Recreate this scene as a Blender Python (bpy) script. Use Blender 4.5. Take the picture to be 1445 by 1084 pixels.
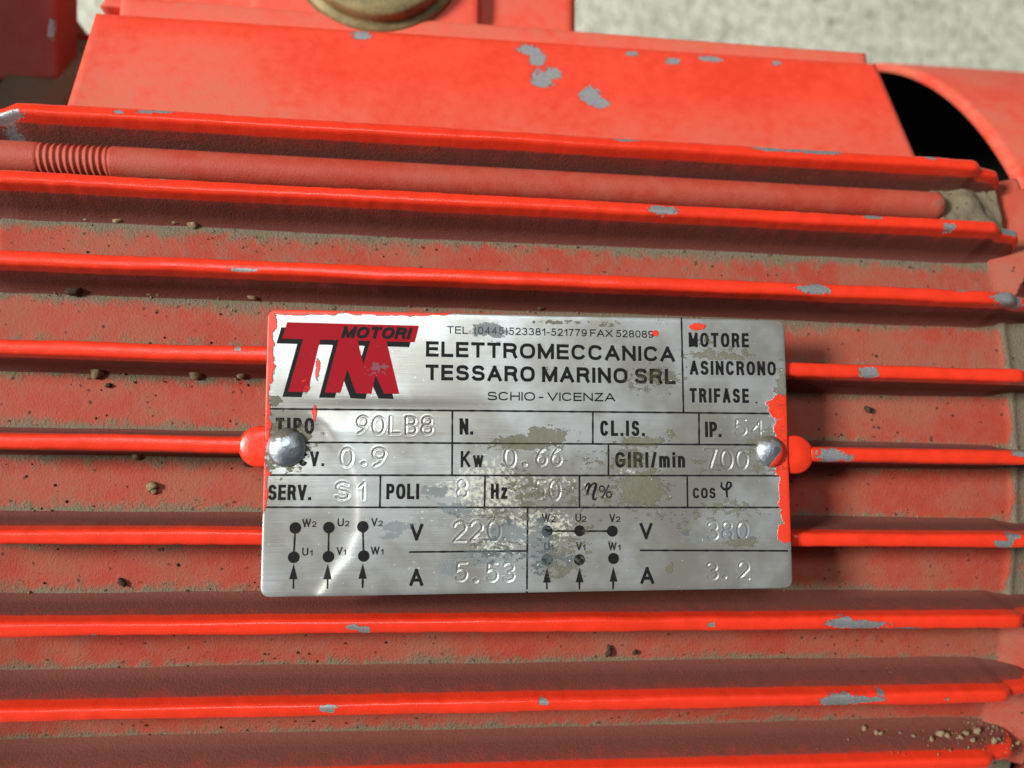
import bpy, bmesh, math, random
import numpy as np
from mathutils import Matrix, Vector

for o in list(bpy.data.objects):
    bpy.data.objects.remove(o)
scene = bpy.context.scene
col = scene.collection
S = 0.00075            # metres per modelling unit; all numbers below are in modelling units
Z0 = 172.2             # height of the motor axis above the floor
rng = np.random.default_rng(7)
random.seed(7)

# ------------------------------------------------------------------ camera
cam_d = bpy.data.cameras.new('camera')
cam_d.sensor_width = 36.0
cam_d.lens = 1211.605 / 1445 * 36.0
cam_d.clip_start = 0.005
cam_d.clip_end = 50
cam = bpy.data.objects.new('camera', cam_d)
col.objects.link(cam)
rx, ry, rz = 0.0972, -0.1209, 0.0139
cam.matrix_world = Matrix.Translation(Vector((-9.6342, -6.6518, 258.7594 + Z0)) * S) @ (
    Matrix.Rotation(rz, 4, 'Z') @ Matrix.Rotation(ry, 4, 'Y') @ Matrix.Rotation(rx, 4, 'X'))
cam_d.dof.use_dof = True
cam_d.dof.focus_distance = 130.5 * S
cam_d.dof.aperture_fstop = 21.0
scene.camera = cam

# ------------------------------------------------------------------ light
world = bpy.data.worlds.new('World')
scene.world = world
world.use_nodes = True
bg = world.node_tree.nodes['Background']
bg.inputs['Color'].default_value = (0.92, 0.96, 1.0, 1)
bg.inputs['Strength'].default_value = 0.06


def area(name, loc, target, sx, sy, power, color):
    d = bpy.data.lights.new(name, 'AREA')
    d.shape = 'RECTANGLE'
    d.size, d.size_y, d.energy, d.color = sx, sy, power, color
    o = bpy.data.objects.new(name, d)
    col.objects.link(o)
    o.location = loc
    o.rotation_euler = (Vector(target) - Vector(loc)).to_track_quat('-Z', 'Y').to_euler()
    return o


MID = Vector((8, 0, 129 + Z0)) * S
# workshop window up to the left, and a small low one on the near left side
area('window_light', MID + Vector((-2.00, 0.27, 1.50)), MID, 0.50, 0.50, 97.0, (1.0, 0.97, 0.92))
area('side_window_light', MID + Vector((-1.00, -0.95, 0.55)), MID, 0.24, 0.08, 2.0, (0.9, 0.95, 1.0))
area('roof_light', MID + Vector((-0.15, 0.42, 1.30)), MID, 0.55, 0.28, 4.8, (0.90, 0.98, 1.0))

scene.view_settings.view_transform = 'Standard'
scene.view_settings.look = 'None'
scene.view_settings.exposure = 0.14
scene.view_settings.gamma = 1.0
scene.view_settings.use_curve_mapping = False

# ------------------------------------------------------------------ data read off the place
TEXTS=[
 ('TEL. (0445)523381-521779 FAX 528089', -13.55, 18.51, 17.78, 17.68, 1.13, 0.15),
 ('ELETTROMECCANICA', -16.7, 21.89, 14.21, 13.99, 2.35, 0.21),
 ('TESSARO MARINO SRL', -16.72, 21.94, 10.66, 10.48, 2.37, 0.215),
 ('SCHIO - VICENZA', -7.4, 12.3, 7.71, 7.71, 1.3, 0.16),
 ('MOTORE', 24.18, 33.97, 16.35, 16.44, 2.28, 0.2),
 ('ASINCRONO', 24.25, 38.3, 11.99, 12.05, 2.22, 0.2),
 ('TRIFASE', 24.16, 33.72, 7.65, 7.66, 2.26, 0.2),
 ('CL.IS.', 9.91, 16.91, 2.41, 2.41, 2.37, 0.2),
 ('IP.', 26.5, 29.3, 2.29, 2.3, 2.4, 0.2),
 ('GIRI/min', 12.18, 23.19, -2.39, -2.41, 2.36, 0.2),
 ('COS', 24.34, 27.94, -7.11, -7.13, 1.62, 0.2),
 ('%', 9.59, 11.63, -7.0, -7.01, 1.92, 0.11),
 ('N.', -11.58, -9.47, 2.51, 2.52, 2.44, 0.2),
 ('Kw', -11.39, -7.99, -2.34, -2.34, 2.43, 0.16),
 ('Hz', -6.86, -4.36, -7.04, -7.05, 2.24, 0.2),
 ('TIPO', -38.5, -32.97, 2.51, 2.51, 2.39, 0.2),
 ('CV.', -35.07, -31.38, -2.19, -2.19, 2.17, 0.2),
 ('SERV.', -39.3, -32.91, -7.09, -7.12, 2.24, 0.2),
 ('POLI', -22.31, -17.27, -7.03, -7.05, 2.29, 0.2),
 ('V', -18.78, -16.86, -13.03, -13.05, 2.42, 0.19),
 ('A', -18.8, -16.79, -19.6, -19.63, 2.45, 0.19),
 ('V', 15.87, 17.86, -13.18, -13.2, 2.4, 0.19),
 ('A', 15.86, 17.99, -19.88, -19.91, 2.48, 0.19),
 ('W', -34.36, -33.1, -10.97, -10.98, 1.15, 0.17),
 ('U', -29.31, -28.4, -10.93, -10.93, 1.16, 0.17),
 ('V', -24.43, -23.54, -10.91, -10.91, 1.16, 0.17),
 ('U', -34.27, -33.41, -15.09, -15.1, 1.14, 0.17),
 ('V', -29.37, -28.52, -15.04, -15.05, 1.14, 0.17),
 ('W', -24.45, -23.17, -15.02, -15.03, 1.16, 0.17),
 ('W', 0.85, 2.07, -10.5, -10.51, 1.19, 0.17),
 ('U', 5.96, 6.83, -10.54, -10.54, 1.2, 0.17),
 ('V', 11.18, 12.08, -10.61, -10.62, 1.2, 0.17),
 ('U', 1.15, 2.0, -14.7, -14.71, 1.18, 0.17),
 ('V', 6.04, 6.91, -14.76, -14.77, 1.19, 0.17),
 ('W', 10.96, 12.24, -14.82, -14.83, 1.2, 0.17),
 ('2', -32.95, -32.32, -10.98, -10.98, 0.81, 0.17),
 ('2', -28.24, -27.6, -10.94, -10.94, 0.82, 0.17),
 ('2', -23.39, -22.74, -10.91, -10.92, 0.83, 0.17),
 ('1', -33.16, -32.81, -15.1, -15.11, 0.8, 0.17),
 ('1', -28.37, -28.02, -15.05, -15.05, 0.81, 0.17),
 ('1', -22.97, -22.61, -15.04, -15.04, 0.82, 0.17),
 ('2', 2.23, 2.91, -10.51, -10.51, 0.84, 0.17),
 ('2', 6.94, 7.63, -10.54, -10.55, 0.85, 0.17),
 ('2', 12.19, 12.88, -10.62, -10.62, 0.85, 0.17),
 ('1', 2.16, 2.53, -14.72, -14.72, 0.84, 0.17),
 ('1', 7.07, 7.45, -14.77, -14.78, 0.85, 0.17),
 ('1', 12.46, 12.85, -14.84, -14.84, 0.85, 0.17),
]
STAMPS=[
 ('90LB8',-26.87,-15.47,2.58,2.55),
 ('0',-29.07,-27.22,-2.33,2.69),
 ('.',-25.99,-25.37,-2.08,0.41),
 ('9',-24.45,-22.22,-2.19,2.66),
 ('S',-29.69,-27.55,-7.04,2.42),
 ('1',-26.42,-25.09,-7.05,2.43),
 ('0',-4.76,-3.04,-2.25,2.76),
 ('.',-2.0,-1.35,-2.14,0.43),
 ('6',-0.0,1.73,-1.98,2.56),
 ('6',2.3,4.04,-1.98,2.57),
 ('54',31.25,36.1,2.54,2.43),
 ('700',26.48,33.35,-2.52,2.84),
 ('8',-11.93,-10.24,-6.89,2.56),
 ('5',-0.18,1.44,-6.95,2.54),
 ('0',2.09,3.82,-7.19,2.86),
 ('220',-12.45,-5.31,-13.18,2.85),
 ('5',-12.13,-10.25,-19.02,2.56),
 ('.',-9.41,-8.68,-19.16,0.41),
 ('53',-7.52,-3.24,-19.12,2.58),
 ('380',26.56,33.04,-13.32,2.54),
 ('3',26.42,28.21,-19.32,2.45),
 ('.',28.81,29.48,-19.34,0.42),
 ('2',31.29,33.1,-19.39,2.56),
]
RULES=[ (-39.42, 6.17, 36.95, 6.04), (-39.79, 1.31, 34.83, 1.13), (-39.97, -3.47, 38.38, -3.67), (-39.84, -8.1, 38.23, -8.58), (-12.67, 6.17, -12.66, -3.4), (8.79, 6.01, 8.74, 1.29), (25.58, 5.97, 25.51, 1.25), (11.18, 1.1, 11.13, -3.48), (-23.2, -3.59, -23.22, -8.2), (-7.73, -3.61, -7.8, -8.29), (6.63, -3.63, 6.59, -8.32), (23.49, -3.69, 23.46, -8.41), (-1.32, -8.43, -1.44, -21.0), (23.08, 21.06, 23.11, 6.19), (-18.91, -14.72, -1.48, -14.78), (15.85, -14.88, 39.97, -15.25), (-35.32, -11.08, -35.45, -15.23), (-30.54, -11.12, -30.52, -15.29), (-25.64, -10.96, -25.47, -15.15), (1.63, -11.88, 11.62, -11.97), (-35.4, -18.14, -35.39, -19.75), (-30.55, -18.22, -30.55, -19.83), (-25.52, -18.3, -25.53, -19.81), (1.57, -18.92, 1.56, -20.48), (6.5, -19.0, 6.49, -20.56), (11.67, -19.08, 11.65, -20.65) ]
DOTS=[ (-35.32, -11.1), (-30.54, -11.08), (-25.64, -10.99), (-35.44, -15.3), (-30.52, -15.28), (-25.44, -15.2), (1.63, -11.88), (6.6, -11.86), (11.62, -11.97), (1.58, -16.11), (6.53, -16.17), (11.75, -16.05) ]
ARROWS=[ (-35.44, -16.23), (-30.6, -16.3), (-25.56, -16.27), (1.58, -17.26), (6.52, -17.32), (11.71, -17.29) ]
LOGO= [[(-37.19, 19.03), (-17.77, 18.89), (-18.39, 16.36), (-37.83, 16.59)], [(-34.79, 16.61), (-32.29, 16.57), (-33.99, 8.68), (-36.78, 8.7)], [(-29.61, 16.57), (-26.87, 16.56), (-25.95, 12.92), (-24.93, 16.59), (-22.62, 16.57), (-20.59, 8.54), (-22.82, 8.58), (-24.13, 11.28), (-24.73, 8.5), (-26.94, 8.59), (-28.26, 12.11), (-29.22, 8.62), (-31.49, 8.62)]]
CHIPS={
 -4:[(-74.4, 1.28, 3.08, 0.86), (-56.9, 0.08, 0.85, 0.43), (-52.8, -0.27, 1.29, 0.43), (-50.2, -0.65, 1.74, 0.54), (4.8, -1.31, 0.73, 0.27), (26.4, -0.46, 2.14, 0.43), (51.8, -0.48, 3.7, 0.54), (60.3, -0.64, 5.38, 0.75), (82.1, -0.62, 1.11, 0.54), (90.5, -1.77, 1.7, 0.32)],
 -3:[(-48.5, -0.94, 0.73, 0.22), (31.2, 0.21, 2.43, 0.75), (47.9, -1.19, 2.51, 0.22), (55.4, -1.49, 3.83, 0.22), (68.2, -0.53, 1.69, 0.54), (82.1, 0.54, 1.19, 0.65), (94.3, -0.14, 2.17, 0.75)],
 -2:[(-34.8, 0.66, 2.49, 0.27), (55.8, 0.13, 3.19, 0.75), (56.2, -0.76, 0.98, 0.43), (81.9, -0.96, 1.03, 0.43), (90.6, 0.1, 3.66, 1.18)],
 -1:[(-35.0, -0.5, 0.51, 0.43), (63.8, 0.17, 1.82, 0.97)],
 0:[(56.8, 0.15, 2.37, 1.18), (59.5, 0.44, 1.43, 0.54), (89.4, -0.7, 1.5, 0.65)],
 1:[(88.3, -0.82, 1.25, 0.54), (86.6, 0.46, 1.74, 0.65)],
 2:[(-16.9, -0.13, 1.25, 0.43), (-15.3, 0.33, 0.84, 0.65), (38.5, 0.1, 0.69, 0.54), (60.1, -0.19, 2.64, 0.86), (63.8, 0.19, 4.11, 0.75), (71.1, 0.98, 2.69, 0.32), (-54.1, 0.95, 0.49, 0.27)],
 3:[(-20.6, -0.32, 1.27, 0.65), (12.4, -0.73, 0.9, 0.43), (61.3, -0.09, 3.43, 1.08), (64.9, -0.15, 4.32, 0.54), (73.0, -1.56, 1.0, 0.32), (80.1, -0.1, 0.51, 0.43), (68.5, -0.99, 0.62, 0.32)],
}
BOXCHIPS= [(-20.5, 76.0, 2.14, 1.18), (11.8, 75.3, 1.97, 1.38), (13.6, 73.4, 1.69, 2.05), (14.4, 68.5, 2.23, 2.01), (16.5, 70.0, 1.68, 1.35), (23.7, 65.4, 1.97, 2.16), (25.7, 63.9, 1.68, 1.32), (41.1, 75.1, 1.62, 0.88), (49.1, 76.3, 2.7, 0.71), (32.9, 76.2, 1.31, 0.7), (63.0, 76.5, 0.92, 0.72)]
DIRT= [(-36.9, 1.6, 3.7, 3.0, 0.75), (-37.2, -1.6, 3.6, 2.2, 0.4), (36.6, 1.2, 3.2, 2.6, 0.7), (36.5, -1.9, 3.0, 1.6, 0.5), (5.0, -6.6, 9.0, 2.0, 0.35), (-4.0, -9.5, 8.0, 1.6, 0.35), (22.0, -9.5, 9.0, 1.2, 0.3), (12.0, -1.2, 8.0, 1.6, 0.3), (-1.78, 1.32, 4.34, 1.07, 1.2), (1.48, 2.08, 3.27, 1.5, 1.2), (16.34, 1.49, 3.36, 0.76, 1.0), (15.19, -1.11, 1.78, 1.51, 0.8), (20.85, 2.81, 0.79, 0.66, 0.8), (16.23, -5.64, 3.79, 2.58, 1.1), (13.44, -7.56, 6.66, 0.86, 0.4), (18.75, 11.81, 4.77, 1.55, 0.5), (17.03, 10.13, 3.39, 1.1, 0.4), (29.1, 15.29, 5.57, 1.01, 0.6), (26.27, 17.49, 2.54, 0.9, 0.4), (39.42, 10.38, 1.17, 2.93, 0.8), (30.22, -8.4, 4.79, 1.08, 0.5), (33.03, -9.83, 3.43, 1.3, 0.3), (32.35, -13.82, 2.73, 0.86, 0.7), (22.81, -11.58, 1.34, 1.07, 0.4), (3.76, 19.84, 4.44, 0.44, 0.5), (11.55, 19.77, 1.8, 0.67, 0.4), (19.46, 20.16, 1.6, 0.67, 0.3), (-3.4, -3.99, 3.23, 2.65, 0.3), (-1.25, -6.11, 2.37, 2.54, 0.5), (4.65, -12.48, 5.98, 3.69, 0.3), (3.55, -16.13, 4.32, 2.93, 0.5), (-6.05, -14.45, 4.78, 2.08, 0.4), (-37.34, 3.8, 2.03, 1.25, 0.5), (-38.64, 7.42, 1.01, 0.83, 0.8), (20.95, 8.52, 1.13, 0.66, 0.4), (25.27, -1.87, 1.36, 1.09, 0.4), (20.46, -17.84, 0.55, 0.74, 0.8), (26.96, -2.41, 2.84, 1.31, 0.3), (9.1, -1.87, 1.98, 0.64, 0.4), (4.82, 12.72, 3.32, 0.66, 0.2), (-11.73, 21.16, 2.16, 0.55, 0.6)]
PALE= [(-7.13, -5.56, 6.42, 4.75, 0.55), (0.35, -11.39, 6.48, 2.95, 0.6), (-11.37, -5.55, 4.77, 2.1, 0.5), (-6.05, -13.93, 4.25, 2.29, 0.5), (-14.49, -9.7, 5.25, 2.7, 0.2), (0.37, -4.53, 12.0, 1.49, 0.35), (13.49, -3.48, 4.44, 1.29, 0.3), (-16.51, -16.9, 6.25, 1.44, 0.2)]
TEAL= [(-15.25, -5.95, 1.68, 0.73, 0.9), (-20.71, -11.2, 2.07, 0.72, 0.7), (-21.72, -12.22, 1.03, 0.51, 0.8), (0.34, -14.0, 1.72, 3.77, 0.7), (-4.46, -12.08, 2.99, 1.46, 0.7), (-7.11, -15.48, 5.3, 1.24, 0.5), (-12.4, -8.47, 1.68, 0.73, 0.9), (-10.82, -8.9, 1.9, 0.31, 0.9), (-7.19, 18.53, 2.17, 0.76, 1.0), (-6.1, 18.0, 1.09, 0.87, 1.0), (31.25, -12.41, 2.5, 0.76, 1.0), (25.02, -12.99, 2.25, 1.07, 0.4), (-13.18, -17.25, 1.46, 1.03, 0.7), (-23.62, 12.33, 1.67, 0.96, 0.45), (4.09, -16.14, 2.81, 1.05, 0.3)]
REDP= [(-40.3, 14.2, 1.35, 7.39, 1.0), (-40.3, 4.82, 1.1, 6.24, 0.95), (-40.4, -5.46, 1.1, 4.6, 0.95), (-39.96, 18.95, 1.43, 2.33, 1.0), (-35.71, 20.74, 6.2, 0.64, 1.0), (-21.11, 20.95, 9.06, 0.65, 1.0), (39.19, 7.02, 2.34, 2.24, 1.1), (40.0, 3.12, 2.34, 3.34, 1.1), (39.62, -1.31, 2.1, 3.32, 0.9), (39.67, -6.81, 1.51, 6.61, 1.1), (39.02, -12.48, 1.38, 1.74, 1.0), (25.74, 19.61, 1.38, 0.56, 0.9), (18.86, 18.36, 0.57, 0.56, 0.9), (-32.64, 12.21, 0.51, 2.32, 0.55), (-34.22, 9.56, 1.02, 1.47, 0.5), (-32.91, 5.91, 0.51, 1.67, 0.6), (7.32, 21.46, 0.89, 0.44, 0.9), (36.13, -1.86, 1.85, 1.1, 0.3), (-33.25, 2.78, 0.61, 1.46, 0.3)]
CRUMBS= [(-65.3, 33.2, 115.9, 0.63), (-63.1, 33.1, 116.0, 0.73), (-62.0, 32.6, 116.1, 0.52), (-56.8, 32.9, 116.0, 0.84), (-48.0, 32.8, 116.0, 0.84), (-45.5, 32.7, 116.1, 0.84), (-60.1, 32.8, 116.0, 0.52), (-49.7, 20.7, 118.8, 0.73), (-50.7, 20.3, 118.9, 0.52), (-35.1, 20.4, 118.9, 0.94), (2.5, 20.7, 118.8, 0.73), (11.7, 20.5, 118.8, 0.73), (-57.5, 7.5, 120.4, 0.94), (-43.0, 7.7, 120.4, 0.94), (-35.7, 7.6, 120.4, 0.84), (-50.8, -5.2, 120.5, 0.63), (-48.5, -10.0, 120.2, 0.73), (-48.1, -10.6, 120.1, 0.52), (-61.6, 20.4, 118.9, 1.36), (68.4, 4.3, 120.5, 0.73), (-34.3, -6.5, 120.4, 0.52), (-55.7, 5.3, 120.5, 0.52), (-52.7, -24.8, 118.0, 0.63), (24.6, -36.1, 115.1, 0.52), (24.6, -36.8, 114.9, 0.63), (29.0, -36.9, 114.8, 0.52), (71.1, -51.1, 109.2, 0.73), (73.1, -51.3, 109.1, 0.63), (74.8, -51.6, 109.0, 0.52), (77.5, -52.4, 108.6, 0.42), (79.7, -52.9, 108.4, 0.42), (84.4, -52.7, 108.5, 0.94), (85.9, -53.3, 108.2, 0.63), (82.3, -52.4, 108.6, 0.63), (88.9, -51.8, 108.9, 0.73), (90.5, -51.4, 109.1, 0.63), (92.0, -52.9, 108.4, 0.84), (93.4, -53.8, 107.9, 0.73), (90.0, -53.2, 108.3, 0.52), (94.5, -53.7, 108.0, 0.63), (97.9, -54.7, 107.5, 0.52), (98.9, -55.3, 107.2, 0.42), (102.1, -55.8, 106.9, 0.42)]

# ------------------------------------------------------------------ node helpers
def new_mat(name):
    m = bpy.data.materials.new(name)
    m.use_nodes = True
    nt = m.node_tree
    return m, nt, nt.nodes['Principled BSDF']


class G:
    """tiny wrapper for wiring shader nodes"""
    def __init__(self, nt):
        self.nt = nt

    def n(self, kind, **kw):
        nd = self.nt.nodes.new(kind)
        for k, v in kw.items():
            setattr(nd, k, v)
        return nd

    def put(self, sock, v):
        if isinstance(v, (int, float)):
            sock.default_value = v
        elif isinstance(v, tuple):
            sock.default_value = v if len(v) == len(sock.default_value) else (*v, 1.0)
        else:
            self.nt.links.new(v, sock)

    def math(self, op, a, b=0.0, clamp=False):
        nd = self.n('ShaderNodeMath', operation=op)
        nd.use_clamp = clamp
        self.put(nd.inputs[0], a)
        self.put(nd.inputs[1], b)
        return nd.outputs[0]

    def mix(self, f, a, b):
        nd = self.n('ShaderNodeMix', data_type='RGBA')
        self.put(nd.inputs[0], f)
        self.put(nd.inputs[6], a)
        self.put(nd.inputs[7], b)
        return nd.outputs[2]

    def fmix(self, f, a, b):
        nd = self.n('ShaderNodeMix', data_type='FLOAT')
        self.put(nd.inputs[0], f)
        self.put(nd.inputs[2], a)
        self.put(nd.inputs[3], b)
        return nd.outputs[0]

    def ramp(self, v, lo, hi):
        nd = self.n('ShaderNodeMapRange', interpolation_type='SMOOTHSTEP')
        self.put(nd.inputs[0], v)
        nd.inputs[1].default_value = lo
        nd.inputs[2].default_value = hi
        return nd.outputs[0]

    def attr(self, name):
        return self.n('ShaderNodeAttribute', attribute_name=name).outputs['Fac']

    def coords(self, stretch=(1, 1, 1), vary=True):
        tc = self.n('ShaderNodeTexCoord').outputs['Object']
        mp = self.n('ShaderNodeMapping')
        mp.inputs['Scale'].default_value = tuple(s / S for s in stretch)
        self.nt.links.new(tc, mp.inputs['Vector'])
        v = mp.outputs[0]
        if vary:
            r = self.n('ShaderNodeObjectInfo').outputs['Random']
            ad = self.n('ShaderNodeVectorMath', operation='ADD')
            cb = self.n('ShaderNodeCombineXYZ')
            self.put(cb.inputs[0], self.math('MULTIPLY', r, 731.0))
            self.put(cb.inputs[1], self.math('MULTIPLY', r, 217.0))
            self.nt.links.new(v, ad.inputs[0])
            self.nt.links.new(cb.outputs[0], ad.inputs[1])
            v = ad.outputs[0]
        return v

    def noise(self, v, scale, detail=4.0, rough=0.55):
        nd = self.n('ShaderNodeTexNoise')
        self.put(nd.inputs['Vector'], v)
        nd.inputs['Scale'].default_value = scale
        nd.inputs['Detail'].default_value = detail
        nd.inputs['Roughness'].default_value = rough
        return nd.outputs['Fac']

    def bump(self, h, dist, strength=1.0, normal=None):
        nd = self.n('ShaderNodeBump')
        nd.inputs['Strength'].default_value = strength
        nd.inputs['Distance'].default_value = dist * S
        self.put(nd.inputs['Height'], h)
        if normal is not None:
            self.nt.links.new(normal, nd.inputs['Normal'])
        return nd.outputs[0]


RED = (0.80, 0.040, 0.014)
DUST = (0.185, 0.150, 0.098)


def paint(name, red=RED, hazecol=(0.50, 0.135, 0.088), dnoise=1.0, drelief=0.22, bias=0.0, haze=0.0, rough=0.34, grain=0.05, gloss=0.5, specks=0.0, dust=DUST, metal=(0.31, 0.318, 0.318)):
    """red enamel over cast aluminium: bare chips (attribute chip), settled dust (attribute dust, on fin flanks also painted shade)"""
    m, nt, p = new_mat(name)
    g = G(nt)
    v = g.coords()
    big = g.noise(v, 0.07, 3)
    mid = g.noise(v, 0.45, 5, 0.6)
    fine = g.noise(v, 2.6, 4, 0.6)
    tiny = g.noise(v, 7.0, 2)
    ragged = g.math('ADD', g.math('MULTIPLY', g.math('SUBTRACT', g.noise(v, 1.3, 5, 0.7), 0.5), 2.2), g.attr('chip'))
    chip = g.ramp(ragged, 0.0, 0.07)
    rim = g.math('MULTIPLY', g.ramp(ragged, -0.10, 0.0), g.math('SUBTRACT', 1.0, chip))
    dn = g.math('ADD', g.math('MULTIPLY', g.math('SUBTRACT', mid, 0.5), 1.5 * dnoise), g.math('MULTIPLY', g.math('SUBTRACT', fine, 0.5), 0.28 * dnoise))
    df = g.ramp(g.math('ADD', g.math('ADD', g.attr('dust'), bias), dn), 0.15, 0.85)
    # thin even film of dust, patchy on a larger scale
    film = g.math('MULTIPLY', g.ramp(g.math('ADD', big, g.math('MULTIPLY', g.math('SUBTRACT', mid, 0.5), 0.5)), 0.30, 0.72), haze)
    film = g.math('ADD', film, g.math('MULTIPLY', g.attr('film'), g.ramp(g.math('ADD', g.math('MULTIPLY', big, 0.5), g.math('MULTIPLY', mid, 0.5)), 0.22, 0.62)), clamp=True)
    tone = g.mix(g.ramp(g.math('ADD', g.math('MULTIPLY', mid, 0.5), g.math('MULTIPLY', big, 0.5)), 0.36, 0.62), tuple(c * 0.88 for c in red), red)
    base = g.mix(film, tone, hazecol)
    dcol = g.mix(fine, tuple(c * 0.62 for c in dust), tuple(min(1, c * 1.25) for c in dust))
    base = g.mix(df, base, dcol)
    if specks:
        vo = g.n('ShaderNodeTexVoronoi')
        g.put(vo.inputs['Vector'], v)
        vo.inputs['Scale'].default_value = 0.55
        wob = g.math('ADD', vo.outputs['Distance'], g.math('MULTIPLY', g.math('SUBTRACT', fine, 0.5), 0.5))
        spot = g.math('MULTIPLY', g.math('SUBTRACT', 1.0, g.ramp(wob, 0.10, 0.17)), g.ramp(mid, 0.42, 0.55))
        base = g.mix(g.math('MULTIPLY', spot, specks), base, (0.045, 0.022, 0.016))
    mcol = g.mix(fine, tuple(c * 0.5 for c in metal), tuple(c * 1.5 for c in metal))
    base = g.mix(g.math('MULTIPLY', rim, 0.65), base, (0.10, 0.025, 0.018))
    base = g.mix(chip, base, mcol)
    g.put(p.inputs['Base Color'], base)
    g.put(p.inputs['Metallic'], g.math('MULTIPLY', chip, 0.55))
    r1 = g.fmix(g.math('MAXIMUM', df, film), g.fmix(mid, rough * 0.8, rough * 1.25), 0.85)
    g.put(p.inputs['Roughness'], g.fmix(chip, r1, 0.5))
    p.inputs['Specular IOR Level'].default_value = gloss
    h = g.math('ADD', g.math('MULTIPLY', fine, 1.0), g.math('MULTIPLY', tiny, 0.5))
    h = g.math('ADD', h, g.math('MULTIPLY', mid, 0.5))
    b1 = g.bump(h, grain)
    b2 = g.bump(g.math('SUBTRACT', g.math('MULTIPLY', g.math('MULTIPLY', df, fine), 1.2), g.math('MULTIPLY', chip, 1.0)), drelief, 1.0, b1)
    nt.links.new(b2, p.inputs['Normal'])
    return m


M_FIN = paint('red_enamel_fin', bias=-0.62, dust=(0.165, 0.043, 0.028), dnoise=0.35, drelief=0.06, rough=0.26, grain=0.03)  # dust tint: thin brown dust plus groove shade painted into the flanks
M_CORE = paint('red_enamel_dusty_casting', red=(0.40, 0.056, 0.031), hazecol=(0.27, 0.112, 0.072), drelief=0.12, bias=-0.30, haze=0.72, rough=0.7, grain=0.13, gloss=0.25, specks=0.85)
M_BOX = paint('red_enamel_terminal_box', red=(0.82, 0.052, 0.020), hazecol=(0.60, 0.120, 0.070), bias=-0.75, haze=0.12, rough=0.5, grain=0.05, metal=(0.42, 0.43, 0.44))
M_COWL = paint('red_enamel_cowl', red=(0.80, 0.048, 0.018), hazecol=(0.58, 0.125, 0.075), bias=-0.65, haze=0.45, rough=0.42, grain=0.03)
M_ROD = paint('red_enamel_rod', red=(0.46, 0.055, 0.030), hazecol=(0.36, 0.105, 0.068), bias=-0.50, haze=0.6, rough=0.5, grain=0.07, gloss=0.35)
M_SHIELD = paint('red_enamel_end_shield', red=(0.34, 0.050, 0.032), hazecol=(0.30, 0.11, 0.075), bias=-0.30, haze=0.5, rough=0.6, grain=0.15, gloss=0.3)


def simple(name, colr, rough=0.6, metal=0.0, var=0.25, scale=0.8, grain=0.1, spec=0.4):
    m, nt, p = new_mat(name)
    g = G(nt)
    v = g.coords()
    n1 = g.noise(v, scale, 5, 0.6)
    n2 = g.noise(v, scale * 5, 3)
    f = g.math('ADD', g.math('MULTIPLY', n1, 0.7), g.math('MULTIPLY', n2, 0.3))
    g.put(p.inputs['Base Color'], g.mix(g.ramp(f, 0.3, 0.7), tuple(c * (1 - var) for c in colr), tuple(min(1, c * (1 + var)) for c in colr)))
    p.inputs['Roughness'].default_value = rough
    p.inputs['Metallic'].default_value = metal
    p.inputs['Specular IOR Level'].default_value = spec
    nt.links.new(g.bump(f, grain), p.inputs['Normal'])
    return m


M_CRUMB = simple('dried_dirt', (0.25, 0.185, 0.105), 0.95, 0, 0.45, 2.0, 0.3, 0.2)
M_DARKCRUMB = simple('dark_dirt', (0.055, 0.035, 0.022), 0.9, 0, 0.5, 2.0, 0.3, 0.2)
M_PLUG = simple('dull_brass', (0.23, 0.185, 0.085), 0.55, 0.35, 0.35, 0.25, 0.15)
M_BLACK = simple('dark_fan_and_cowl_shade', (0.010, 0.009, 0.008), 0.8)  # fan plastic; on the cowl's inner faces it is painted shade


def floor_material():
    m, nt, p = new_mat('pale_concrete')
    g = G(nt)
    v = g.coords(vary=False)
    a = g.noise(v, 0.018, 5, 0.6)
    b = g.noise(v, 0.13, 5, 0.70)
    c = g.noise(v, 0.38, 3, 0.6)
    f = g.math('ADD', g.math('MULTIPLY', a, 0.22), g.math('ADD', g.math('MULTIPLY', b, 0.5), g.math('MULTIPLY', c, 0.38)))
    base = g.mix(g.ramp(f, 0.42, 0.68), (0.40, 0.42, 0.325), (0.78, 0.80, 0.66))
    vo = g.n('ShaderNodeTexVoronoi')
    g.put(vo.inputs['Vector'], v)
    vo.inputs['Scale'].default_value = 0.075
    spot = g.math('SUBTRACT', 1.0, g.ramp(g.math('ADD', vo.outputs['Distance'], g.math('MULTIPLY', c, 0.25)), 0.20, 0.30))
    base = g.mix(g.math('MULTIPLY', spot, 0.7), base, g.mix(g.ramp(b, 0.45, 0.55), (0.13, 0.135, 0.11), (0.66, 0.65, 0.58)))
    g.put(p.inputs['Base Color'], base)
    p.inputs['Roughness'].default_value = 0.9
    nt.links.new(g.bump(g.math('ADD', b, c), 3.0), p.inputs['Normal'])
    return m


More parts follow.
